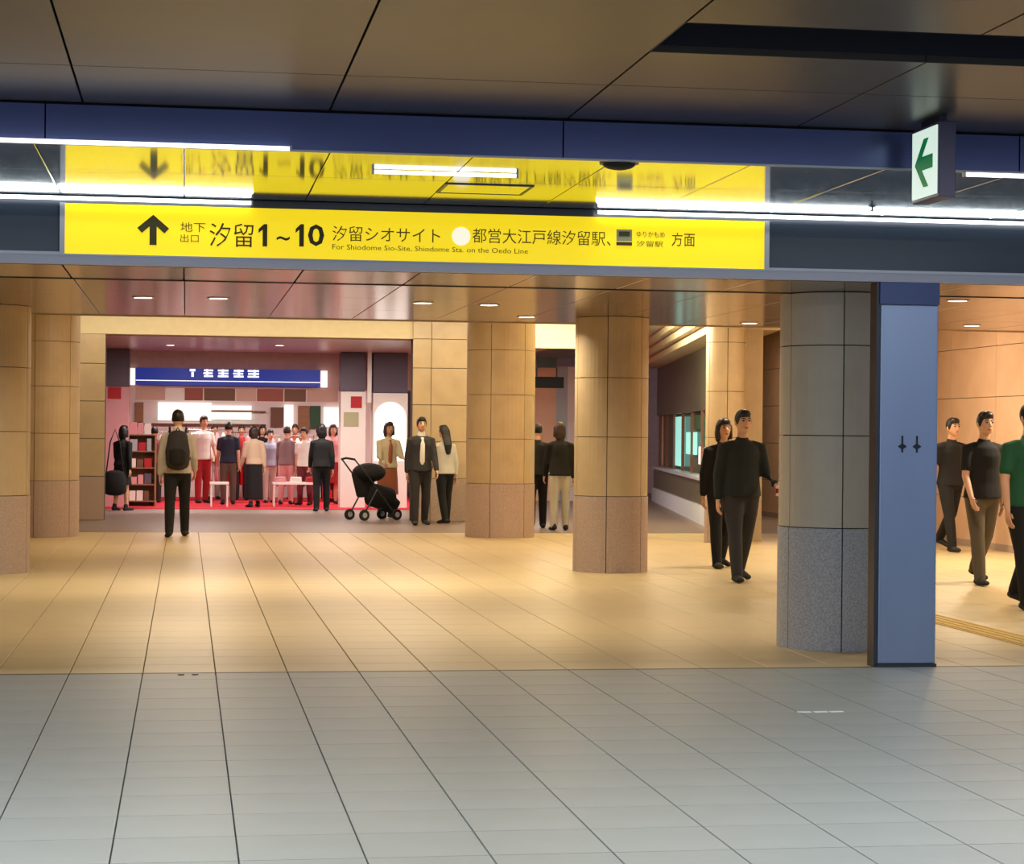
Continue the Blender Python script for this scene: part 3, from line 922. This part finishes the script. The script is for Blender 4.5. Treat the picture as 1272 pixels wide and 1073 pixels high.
for k, (ya, yb, za, zb, m) in enumerate(((1.6, 3.4, .95, 1.55, 'teal_lit'), (4.0, 6.6, 1.25, 1.75, 'green_dark'), (5.2, 7.4, .95, 1.25, 'white_lit'), (8.0, 9.8, 1.1, 1.5, 'teal_lit'), (6.8, 8.8, 1.55, 1.8, 'green_dark'), (10.6, 12.4, .85, 1.8, 'teal_lit'))):
    mb = MB(); mb.slab(0, .05, 0, yb-ya, 0, zb-za, .004)
    o = mb.build('display_board', m, w, loc=(.46-.02*(k % 2), ya, za))

# ================================================================== PEOPLE
D('skin', rgb(214, 164, 132), rough=.5)
D('hair_black', rgb(20, 17, 17), rough=.45)
D('hair_brown', rgb(52, 32, 24), rough=.45)
D('eye_dark', rgb(24, 18, 16), rough=.2)
D('lips', rgb(160, 84, 74), rough=.5)
for n_, c in dict(cloth_black=(11, 11, 13), cloth_navy=(34, 36, 56), cloth_white=(226, 220, 212), cloth_cream=(216, 200, 164), cloth_orange=(170, 96, 62),
                  cloth_grey=(186, 180, 170), cloth_brown=(92, 74, 62), cloth_taupe=(88, 78, 62), cloth_pink=(216, 150, 150), cloth_red=(160, 34, 40),
                  cloth_beige=(196, 170, 144), cloth_blue=(150, 156, 178), cloth_mauve=(136, 108, 112), cloth_green=(24, 84, 54), cloth_char=(44, 42, 44),
                  cloth_maroon=(104, 36, 44), cloth_jacket=(24, 30, 27)).items():
    D(n_, rgb(*c), rough=.85)

def union(mb, voxel, name, m, parent=None, smooth_it=3, extra=None):
    me = mb.mesh('tmp')
    o = bpy.data.objects.new('tmp', me); C.objects.link(o)
    r = o.modifiers.new('r', 'REMESH'); r.mode = 'VOXEL'; r.voxel_size = voxel
    s = o.modifiers.new('s', 'SMOOTH'); s.factor = .5; s.iterations = smooth_it
    me2 = bpy.data.meshes.new_from_object(o.evaluated_get(bpy.context.evaluated_depsgraph_get()))
    bpy.data.objects.remove(o); bpy.data.meshes.remove(me)
    if extra and extra.v:
        bm = bmesh.new(); bm.from_mesh(me2)
        ex_ = extra.mesh('tmp2'); bm.from_mesh(ex_); bm.to_mesh(me2); bm.free()
        bpy.data.meshes.remove(ex_)
    me2.materials.clear(); me2.materials.append(M[m])
    for p in me2.polygons: p.use_smooth = True
    me2.name = name
    o = bpy.data.objects.new(name, me2); C.objects.link(o)
    if parent: o.parent = parent
    return o

def person(label, px, Y, h, rz, top='cloth_black', sleeve='long', bottom='cloth_black', style='trousers', hem=.50, hair='hair_black', cut='short',
           legs=((14, 4), (-14, 14)), arms=((-10, 8, 12), (12, 8, 18)), lean=3, head=(0, 0), open_=None, collar=None, wide=1.0, group=None, z=0.0, vox=.014):
    k = h/1.72
    V = lambda *a: Vector(a)
    R = math.radians
    hz = .93
    # torso frame: lean forward about the hips
    def T(x, y, zz):
        a = R(lean); dz = zz-hz
        return Vector((x, y*math.cos(a)-dz*math.sin(a), hz+dz*math.cos(a)+y*math.sin(a)))
    J = {}
    low = 9
    for s, (th, kn) in zip((-1, 1), legs):
        hip = V(s*.085, 0, hz-.03)
        d1 = V(s*.03, -math.sin(R(th)), -math.cos(R(th))).normalized()
        knee = hip+d1*.42
        d2 = V(s*.01, -math.sin(R(th-kn)), -math.cos(R(th-kn))).normalized()
        ank = knee+d2*.40
        toe = V(s*.15, -math.cos(R(max(0, kn-th)*.5)), -math.sin(R(max(0, kn-th)*.5))).normalized()
        J[s] = dict(hip=hip, knee=knee, ank=ank, toe=toe)
        low = min(low, ank.z-.085, (ank+toe*.17).z-.06)
    for s, (ua, ao, eb) in zip((-1, 1), arms):
        sh = T(s*.168*wide, .005, 1.355)
        d1 = V(s*math.sin(R(ao)), -math.sin(R(ua))*math.cos(R(ao)), -math.cos(R(ua))*math.cos(R(ao)))
        el = sh+d1*.285
        d2 = V(s*math.sin(R(ao*.3)), -math.sin(R(ua+eb)), -math.cos(R(ua+eb))).normalized()
        wr = el+d2*.245
        J[s].update(sh=sh, el=el, wr=wr, d2=d2)
    hc = T(0, -.015, 1.60)
    def P(v): return ((v.x)*k, (v.y)*k, (v.z-low)*k)
    def tube(mb, pts, rad, n=12, caps=True): mb.tube([P(v) for v in pts], [tuple(q*k for q in r) if isinstance(r, tuple) else r*k for r in rad], n, caps)
    def ell(mb, c, r, n=14, m=9): c = P(c); mb.ell(c, tuple(q*k for q in r), n, m)
    # ---- body: one continuous skin surface
    b = MB()
    w = wide
    tube(b, [T(0, 0, .90), T(0, 0, 1.02), T(0, 0, 1.16), T(0, -.005, 1.28), T(0, 0, 1.36), T(0, .005, 1.43)],
         [(.145*w, .095), (.13*w, .085), (.13*w, .09), (.145*w, .10), (.115*w, .085), (.055, .05)], 16)
    tube(b, [T(0, .01, 1.40), T(0, -.005, 1.53)], [.055, .05])
    ell(b, hc, (.073, .093, .115), 16, 12)
    ell(b, hc+V(0, -.035, -.055), (.052, .055, .055))
    tube(b, [hc+V(0, -.09, .01), hc+V(0, -.105, -.022)], [.010, .014], 8)
    for s in (-1, 1):
        j = J[s]
        ell(b, hc+V(s*.076, .01, -.01), (.014, .022, .032), 8, 6)
        tube(b, [j['hip'], j['knee'], j['ank']], [.082*w, .052, .036])
        tube(b, [j['hip'].lerp(j['knee'], 0), j['hip'].lerp(j['knee'], .5)], [.085*w, .068*w])
        tube(b, [j['knee'].lerp(j['ank'], .1), j['knee'].lerp(j['ank'], .35), j['ank']], [.05, .054, .036])
        tube(b, [j['ank']+V(0, .03, -.04), j['ank']+j['toe']*.13+V(0, 0, -.05)], [.036, .028])
        tube(b, [T(s*.09*w, .005, 1.375), j['sh'], j['el'], j['wr']], [.04, .050, .038, .026])
        n_in = V(-s, 0, 0)
        pc = j['wr']+j['d2']*.055
        tube(b, [j['wr']+j['d2']*.01, pc, pc+j['d2']*.02], [(.020, .026), (.016, .038), (.015, .038)], 10)
    fx = MB()
    for s in (-1, 1):
        j = J[s]; d = j['d2']; nin = V(-s, 0, 0); nin = (nin-d*nin.dot(d)).normalized()
        fwd = d.cross(nin)*(-s)
        if fwd.y > 0: fwd = -fwd
        base = j['wr']+d*.085
        for q, (off, ln) in enumerate(((.028, .070), (.010, .080), (-.009, .074), (-.027, .058))):
            a0 = base+fwd*off
            d1 = (d+nin*.25).normalized(); d2_ = (d+nin*.9).normalized()
            tube(fx, [a0-d*.03, a0, a0+d1*ln*.5, a0+d1*ln*.5+d2_*ln*.5], [.0085, .0085, .008, .0065], 7)
        a0 = j['wr']+d*.03+fwd*.022
        tube(fx, [a0-fwd*.012, a0+(fwd*.8+d*.6)*.03, a0+(fwd*.8+d*.6)*.03+(d+nin*.4).normalized()*.032], [.011, .010, .008], 7)
    body = union(b, vox*k*.9, 'person', 'skin', None, 2, fx)
    body.location = (at(px, Y), Y, z); body.rotation_euler.z = rz
    tag(body, label, 'person', group)
    # ---- face
    for s in (-1, 1):
        e = MB(); ell(e, hc+V(s*.030, -.083, .012), (.013, .010, .008), 10, 6); e.build('eye', 'eye_dark', body, smooth=True)
        e = MB(); tube(e, [hc+V(s*.016, -.088, .034), hc+V(s*.032, -.088, .038), hc+V(s*.046, -.078, .033)], [.004, .005, .003], 6); e.build('eyebrow', hair, body, smooth=True)
    e = MB(); ell(e, hc+V(0, -.086, -.058), (.022, .008, .008), 10, 6); e.build('mouth', 'lips', body, smooth=True)
    # ---- hair
    hm = MB()
    ell(hm, hc+V(0, .016, .028), (.083, .094, .103), 16, 11)
    ell(hm, hc+V(0, -.035, .078), (.066, .060, .048))
    for s in (-1, 1): ell(hm, hc+V(s*.066, .01, .01), (.018, .05, .055))
    if cut == 'long':
        tube(hm, [hc+V(0, .06, .03), hc+V(0, .088, -.08), T(0, .115, 1.36), T(0, .118, 1.22)], [(.085, .05), (.088, .045), (.082, .04), (.05, .024)], 14)
    elif cut == 'bob':
        tube(hm, [hc+V(0, .03, .03), hc+V(0, .045, -.06), hc+V(0, .045, -.12)], [(.09, .075), (.095, .066), (.085, .055)], 14)
        for s in (-1, 1): tube(hm, [hc+V(s*.074, -.01, .03), hc+V(s*.082, -.012, -.10)], [.026, .024], 8)
    elif cut == 'bun':
        ell(hm, hc+V(0, .10, .06), (.045, .042, .045))
    union(hm, .012*k, 'hair', hair, body, 2)
    # ---- top
    c = MB(); g = .020
    hemz = .86 if style == 'trousers' else .90
    tube(c, [T(0, 0, hemz), T(0, 0, 1.02), T(0, 0, 1.16), T(0, -.005, 1.28), T(0, 0, 1.36), T(0, .006, 1.415)],
         [((.168*w+g), .116*w+g+.018), (.150*w+g, .100*w+g), (.140*w+g, .096+g), (.147*w+g, .104+g), (.120*w+g, .090+g), (.070, .064)], 18, 'flat')
    for s in (-1, 1):
        j = J[s]
        if sleeve == 'long':
            tube(c, [T(s*.09*w, .005, 1.372), j['sh'], j['el'], j['el'].lerp(j['wr'], .9)], [.05, .064, .054, .042])
        else:
            tube(c, [T(s*.09*w, .005, 1.372), j['sh'], j['sh'].lerp(j['el'], .66)], [.05, .064, .062])
    union(c, .015*k, 'jacket' if sleeve == 'long' else 'shirt', top, body, 2)
    if open_:
        o = MB(); tube(o, [T(0, -.095, .92), T(0, -.10, 1.10), T(0, -.108, 1.28), T(0, -.082, 1.38)], [(.05, .034), (.045, .034), (.042, .034), (.03, .022)], 10)
        o.build('shirt_front', open_, body, smooth=True)
    if collar:
        o = MB(); tube(o, [T(0, .004, 1.415), T(0, 0, 1.465)], [(.072, .068), (.062, .058)], 16); o.build('collar', collar, body, smooth=True)
    # ---- bottom
    t_ = MB()
    if style == 'trousers':
        tube(t_, [T(0, 0, 1.0), V(0, 0, .93), V(0, 0, .86)], [(.142*w+.012, .10), (.158*w+.01, .114), (.15*w, .106)], 16)
        for s in (-1, 1):
            j = J[s]
            tube(t_, [j['hip'], j['hip'].lerp(j['knee'], .5), j['knee'], j['knee'].lerp(j['ank'], .4), j['ank']+(j['ank']-j['knee']).normalized()*.02], [.102*w, .088*w, .072, .070, .058])
        union(t_, .016*k, 'trousers', bottom, body, 2)
    else:
        hemr = .20 if hem < .5 else .21
        kn = [(J[-1]['knee']+J[1]['knee'])*.5, (J[-1]['ank']+J[1]['ank'])*.5]
        end = V(0, (J[-1]['knee'].y+J[1]['knee'].y)*.3, hem)
        tube(t_, [T(0, 0, 1.0), V(0, 0, .90), V(0, 0, .75).lerp(end, .2), end], [(.145, .10), (.175, .13), (.19, .15), (hemr, .19)], 20, False)
        union(t_, .016*k, 'skirt', bottom, body, 2)
    # ---- shoes
    for s in (-1, 1):
        j = J[s]; tv = j['toe']
        u = MB()
        tube(u, [j['ank']+V(0, .045, -.048)-tv*.01, j['ank']+V(0, 0, -.045)+tv*.05, j['ank']+V(0, 0, -.052)+tv*.165], [(.040, .034), (.042, .036), (.040, .026)], 10)
        tube(u, [j['ank']+V(0, .02, -.04), j['ank']+V(0, .01, .02)], [.045, .045], 10)
        u.build('shoe', 'rubber', body, smooth=True)
    body['hand_r'] = 0
    del body['hand_r']
    return body, J, (lambda v: Vector(P(v))), T

CR = 'shoppers in the bright shop'
NO = ((3, 3), (-3, 6))
# walking man and his backpack
pm, J1, P1, T1 = person('man walking away in black trousers and pale shirt with a dark backpack', 221, 28.5, 1.74, PI, 'cloth_grey', 'long', 'cloth_black',
       legs=((13, 3), (-9, 10)), arms=((14, 10, 25), (-8, 10, 20)), collar='cloth_white', vox=.011)
def backpack(owner, Pf, Tf, label):
    t = empty('backpack', owner.location, owner.rotation_euler.z)
    tag(t, label, 'bag')
    def tb(mb, pts, rad, n=14): mb.tube([Pf(v) for v in pts], rad, n)
    mb = MB(); tb(mb, [Tf(0, .185, .98), Tf(0, .20, 1.15), Tf(0, .185, 1.36)], [(.155, .085), (.165, .10), (.13, .075)], 18); mb.build('main_bag', 'cloth_char', t, smooth=True)
    mb = MB(); tb(mb, [Tf(0, .285, 1.0), Tf(0, .29, 1.14)], [(.11, .045), (.115, .045)], 14); mb.build('front_pocket', 'cloth_black', t, smooth=True)
    for s in (-1, 1):
        mb = MB(); tb(mb, [Tf(s*.10, .13, 1.38), Tf(s*.11, .03, 1.475), Tf(s*.12, -.09, 1.42), Tf(s*.13, -.135, 1.25), Tf(s*.16, .0, 1.06), Tf(s*.13, .13, 1.02)], [.016]*6, 8)
        mb.build('strap', 'cloth_black', t, smooth=True)
    mb = MB(); tb(mb, [Tf(-.03, .17, 1.42), Tf(0, .17, 1.47), Tf(.03, .17, 1.42)], [.010]*3, 8); mb.build('grab_loop', 'cloth_black', t, smooth=True)
backpack(pm, P1, T1, 'dark charcoal backpack on the back of the walking man')

def handbag(x, y, z, w, h, d, label, m='cloth_black', loop=.25, rz=0):
    t = empty('shoulder_bag', (x, y, z), rz); tag(t, label, 'bag')
    mb = MB(); mb.tube([(0, 0, .03), (0, 0, h*.55), (0, 0, h-.03)], [(w/2, d/2), (w/2*.97, d/2), (w/2*.8, d*.35)], 16); mb.build('bag_body', m, t, smooth=True)
    mb = MB(); mb.tube([(-w*.36, 0, h*.85), (-w*.2, 0, h+loop*.7), (0, 0, h+loop), (w*.2, 0, h+loop*.7), (w*.36, 0, h*.85)], [.012]*5, 8); mb.build('bag_strap', m, t, smooth=True)
    return t
person('woman in a black dress with a long dark bag at the left of the shop', 152, 37.6, 1.52, PI*.8, 'cloth_black', 'long', 'cloth_black', 'skirt', .52, cut='bob', legs=NO)
handbag(at(143, 37.45), 37.45, .32, .42, .38, .16, 'big black shoulder bag beside the woman in the black dress', loop=.75)
person('shopper in white with a red lower half behind the walking man', 252, 41.3, 1.72, .4, 'cloth_white', 'short', 'cloth_red', hair='hair_brown', legs=NO, group=CR, z=.012)
person('shopper in a navy top and brown trousers right of the walking man', 284, 40.6, 1.60, PI, 'cloth_navy', 'short', 'cloth_brown', legs=NO, group=CR, z=.012)
person('woman in beige top and wide black skirt at the middle of the shop', 316, 39.2, 1.53, PI*1.1, 'cloth_beige', 'long', 'cloth_black', 'skirt', .16, cut='bob', hair='hair_brown', legs=NO, group=CR, z=.012)
person('shopper in pale blue behind the woman with the black skirt', 335, 41.6, 1.46, .3, 'cloth_blue', 'short', 'cloth_grey', legs=NO, group=CR, z=.012)
person('shopper in a mauve jacket and pink trousers at the pink clothes', 356, 40.8, 1.53, PI*.9, 'cloth_mauve', 'long', 'cloth_pink', hair='hair_brown', legs=NO, group=CR, z=.012)
person('shopper in a white top and maroon trousers left of the person in black', 379, 40.4, 1.50, -.5, 'cloth_white', 'short', 'cloth_maroon', legs=NO, group=CR, z=.012)
person('person dressed all in black at the right end of the carpet', 400, 37.6, 1.58, PI, 'cloth_black', 'long', 'cloth_black', cut='bob', legs=NO)
person('shopper in a pink top and red skirt in front of the wide goods shelf', 413, 41.0, 1.58, .2, 'cloth_pink', 'short', 'cloth_red', 'skirt', .45, hair='hair_brown', cut='bob', legs=NO, group=CR, z=.012)

person('shopper in a dark top half hidden left of the walking man', 192, 41.5, 1.50, PI, 'cloth_maroon', 'short', 'cloth_char', legs=NO, group=CR, z=.012)
person('shopper in a cream top behind the white and red rack', 266, 43.6, 1.56, .2, 'cloth_cream', 'short', 'cloth_grey', hair='hair_brown', legs=NO, group=CR, z=.012)
person('shopper in a red jacket behind the middle rack', 300, 43.2, 1.55, 0, 'cloth_red', 'long', 'cloth_char', legs=NO, group=CR, z=.012)
person('shopper in a black top at the back under the white light panel', 325, 44.0, 1.56, .3, 'cloth_black', 'long', 'cloth_black', cut='bob', legs=NO, group=CR, z=.012)
person('shopper in an orange top behind the pink rack', 367, 43.8, 1.58, -.2, 'cloth_orange', 'short', 'cloth_brown', hair='hair_brown', legs=NO, group=CR, z=.012)
person('shopper in a pale grey top at the far right of the pink rack', 397, 43.2, 1.55, PI, 'cloth_grey', 'short', 'cloth_navy', legs=NO, group=CR, z=.012)

# pushchair and the woman behind it
t = empty('pushchair', (at(462, 34.0), 34.0, 0), .5)
tag(t, 'black pushchair in front of the woman in the cream cardigan', 'pushchair')
mb = MB(); mb.tube([(-.02, 0, .42), (.16, 0, .38), (.38, 0, .36)], [(.19, .10), (.20, .13), (.17, .10)], 14); mb.build('seat', 'cloth_black', t, smooth=True)
mb = MB(); mb.tube([(-.10, 0, .45), (-.20, 0, .80)], [(.20, .06), (.20, .07)], 14); mb.build('backrest', 'cloth_black', t, smooth=True)
mb = MB(); mb.ell((-.05, 0, .78), (.30, .23, .16), 18, 10); mb.build('canopy', 'cloth_black', t, smooth=True)
mb = MB(); mb.tube([(.34, 0, .30), (.48, 0, .18)], [(.15, .03), (.15, .03)], 10); mb.build('foot_rest', 'cloth_black', t, smooth=True)
for s in (-1, 1):
    mb = MB(); mb.tube([(-.46, s*.19, 1.0), (-.20, s*.21, .72), (.34, s*.20, .10)], [.014]*3, 8); mb.build('frame_tube', 'steel_dark', t, smooth=True)
    mb = MB(); mb.tube([(-.02, s*.21, .52), (-.28, s*.21, .10)], [.014]*2, 8); mb.build('rear_leg', 'steel_dark', t, smooth=True)
    for x_ in (-.28, .36):
        mb = MB(); mb.cyl((x_, s*.22-.02, .09), .09, .04, 20, 'y'); wh = mb.build('wheel', 'rubber', t)
        mb = MB(); mb.cyl((x_, s*.22-.022, .09), .045, .044, 14, 'y'); mb.build('hub', 'steel_frame', wh)
mb = MB(); mb.tube([(-.46, -.19, 1.0), (-.50, 0, 1.02), (-.46, .19, 1.0)], [.018]*3, 8); mb.build('handle', 'rubber', t, smooth=True)
person('woman in a cream cardigan over an orange brown dress behind the pushchair', 482, 34.7, 1.62, .3, 'cloth_cream', 'long', 'cloth_orange', 'skirt', .42, hair='hair_brown', cut='bob', open_='cloth_orange',
       arms=((20, 8, 45), (24, 8, 45)), legs=NO)
person('man in a dark suit with a white collar in front of the portal wall', 523, 32.2, 1.69, .1, 'cloth_char', 'long', 'cloth_char', open_='cloth_white', collar='cloth_white', legs=((6, 3), (-6, 8)))
person('woman in a pale grey jacket with long dark hair before the portal wall', 553, 32.8, 1.57, PI*1.15, 'cloth_grey', 'long', 'cloth_black', cut='long', legs=((7, 3), (-8, 8)))
person('person in a black suit half hidden by the wide column', 668, 31.2, 1.60, PI, 'cloth_black', 'long', 'cloth_black', legs=NO, cut='short')
person('person in a black jacket and pale trousers half hidden by the second column', 696, 30.6, 1.62, PI, 'cloth_black', 'long', 'cloth_grey', hair='hair_brown', cut='bob', legs=NO)
# man in black jacket with something in his hand
pm2, J2, P2, T2 = person('man in a black jacket walking up and holding a white and red pack', 921, 20.0, 1.72, .1, 'cloth_jacket', 'long', 'cloth_char', wide=1.14,
       legs=((14, 3), (-12, 16)), arms=((-6, 9, 12), (4, 12, 62)), vox=.010)
hp = P2(J2[1]['wr']+J2[1]['d2']*.11)
rm = Matrix.Rotation(pm2.rotation_euler.z, 4, 'Z')
wp = Vector(pm2.location)+rm@hp
t = empty('drink_pack', (wp.x, wp.y-.01, wp.z-.06), .1); tag(t, 'small white and red pack held by the man in the black jacket', 'pack')
mb = MB(); mb.slab(-.035, .035, -.03, .03, 0, .11, .008); mb.build('carton', 'white_panel', t)
mb = MB(); mb.box(-.036, .036, -.031, .031, .03, .075); mb.build('red_band', 'red', t)
person('woman in black walking beside the man in the black jacket', 897, 22.0, 1.64, .15, 'cloth_black', 'long', 'cloth_black', cut='bob', legs=((10, 3), (-10, 14)), vox=.012)
# people at the right
person('man in a dark shirt and black trousers walking nearest the tan wall', 1181, 25.2, 1.72, .25, 'cloth_black', 'short', 'cloth_black', legs=((16, 4), (-15, 24)), arms=((-16, 8, 12), (14, 8, 22)), vox=.011)
person('man in a black shirt and taupe trousers walking beside the green shirt', 1221, 19.5, 1.72, .12, 'cloth_black', 'short', 'cloth_taupe', legs=((12, 3), (-13, 22)), arms=((10, 9, 25), (-12, 9, 14)), wide=1.05, vox=.010)
person('person in a green shirt and black trousers cut by the right edge of the picture', 1276, 16.7, 1.76, .2, 'cloth_green', 'short', 'cloth_black', legs=((13, 3), (-12, 20)), arms=((4, 10, 10), (-8, 8, 14)), wide=1.12, vox=.010)
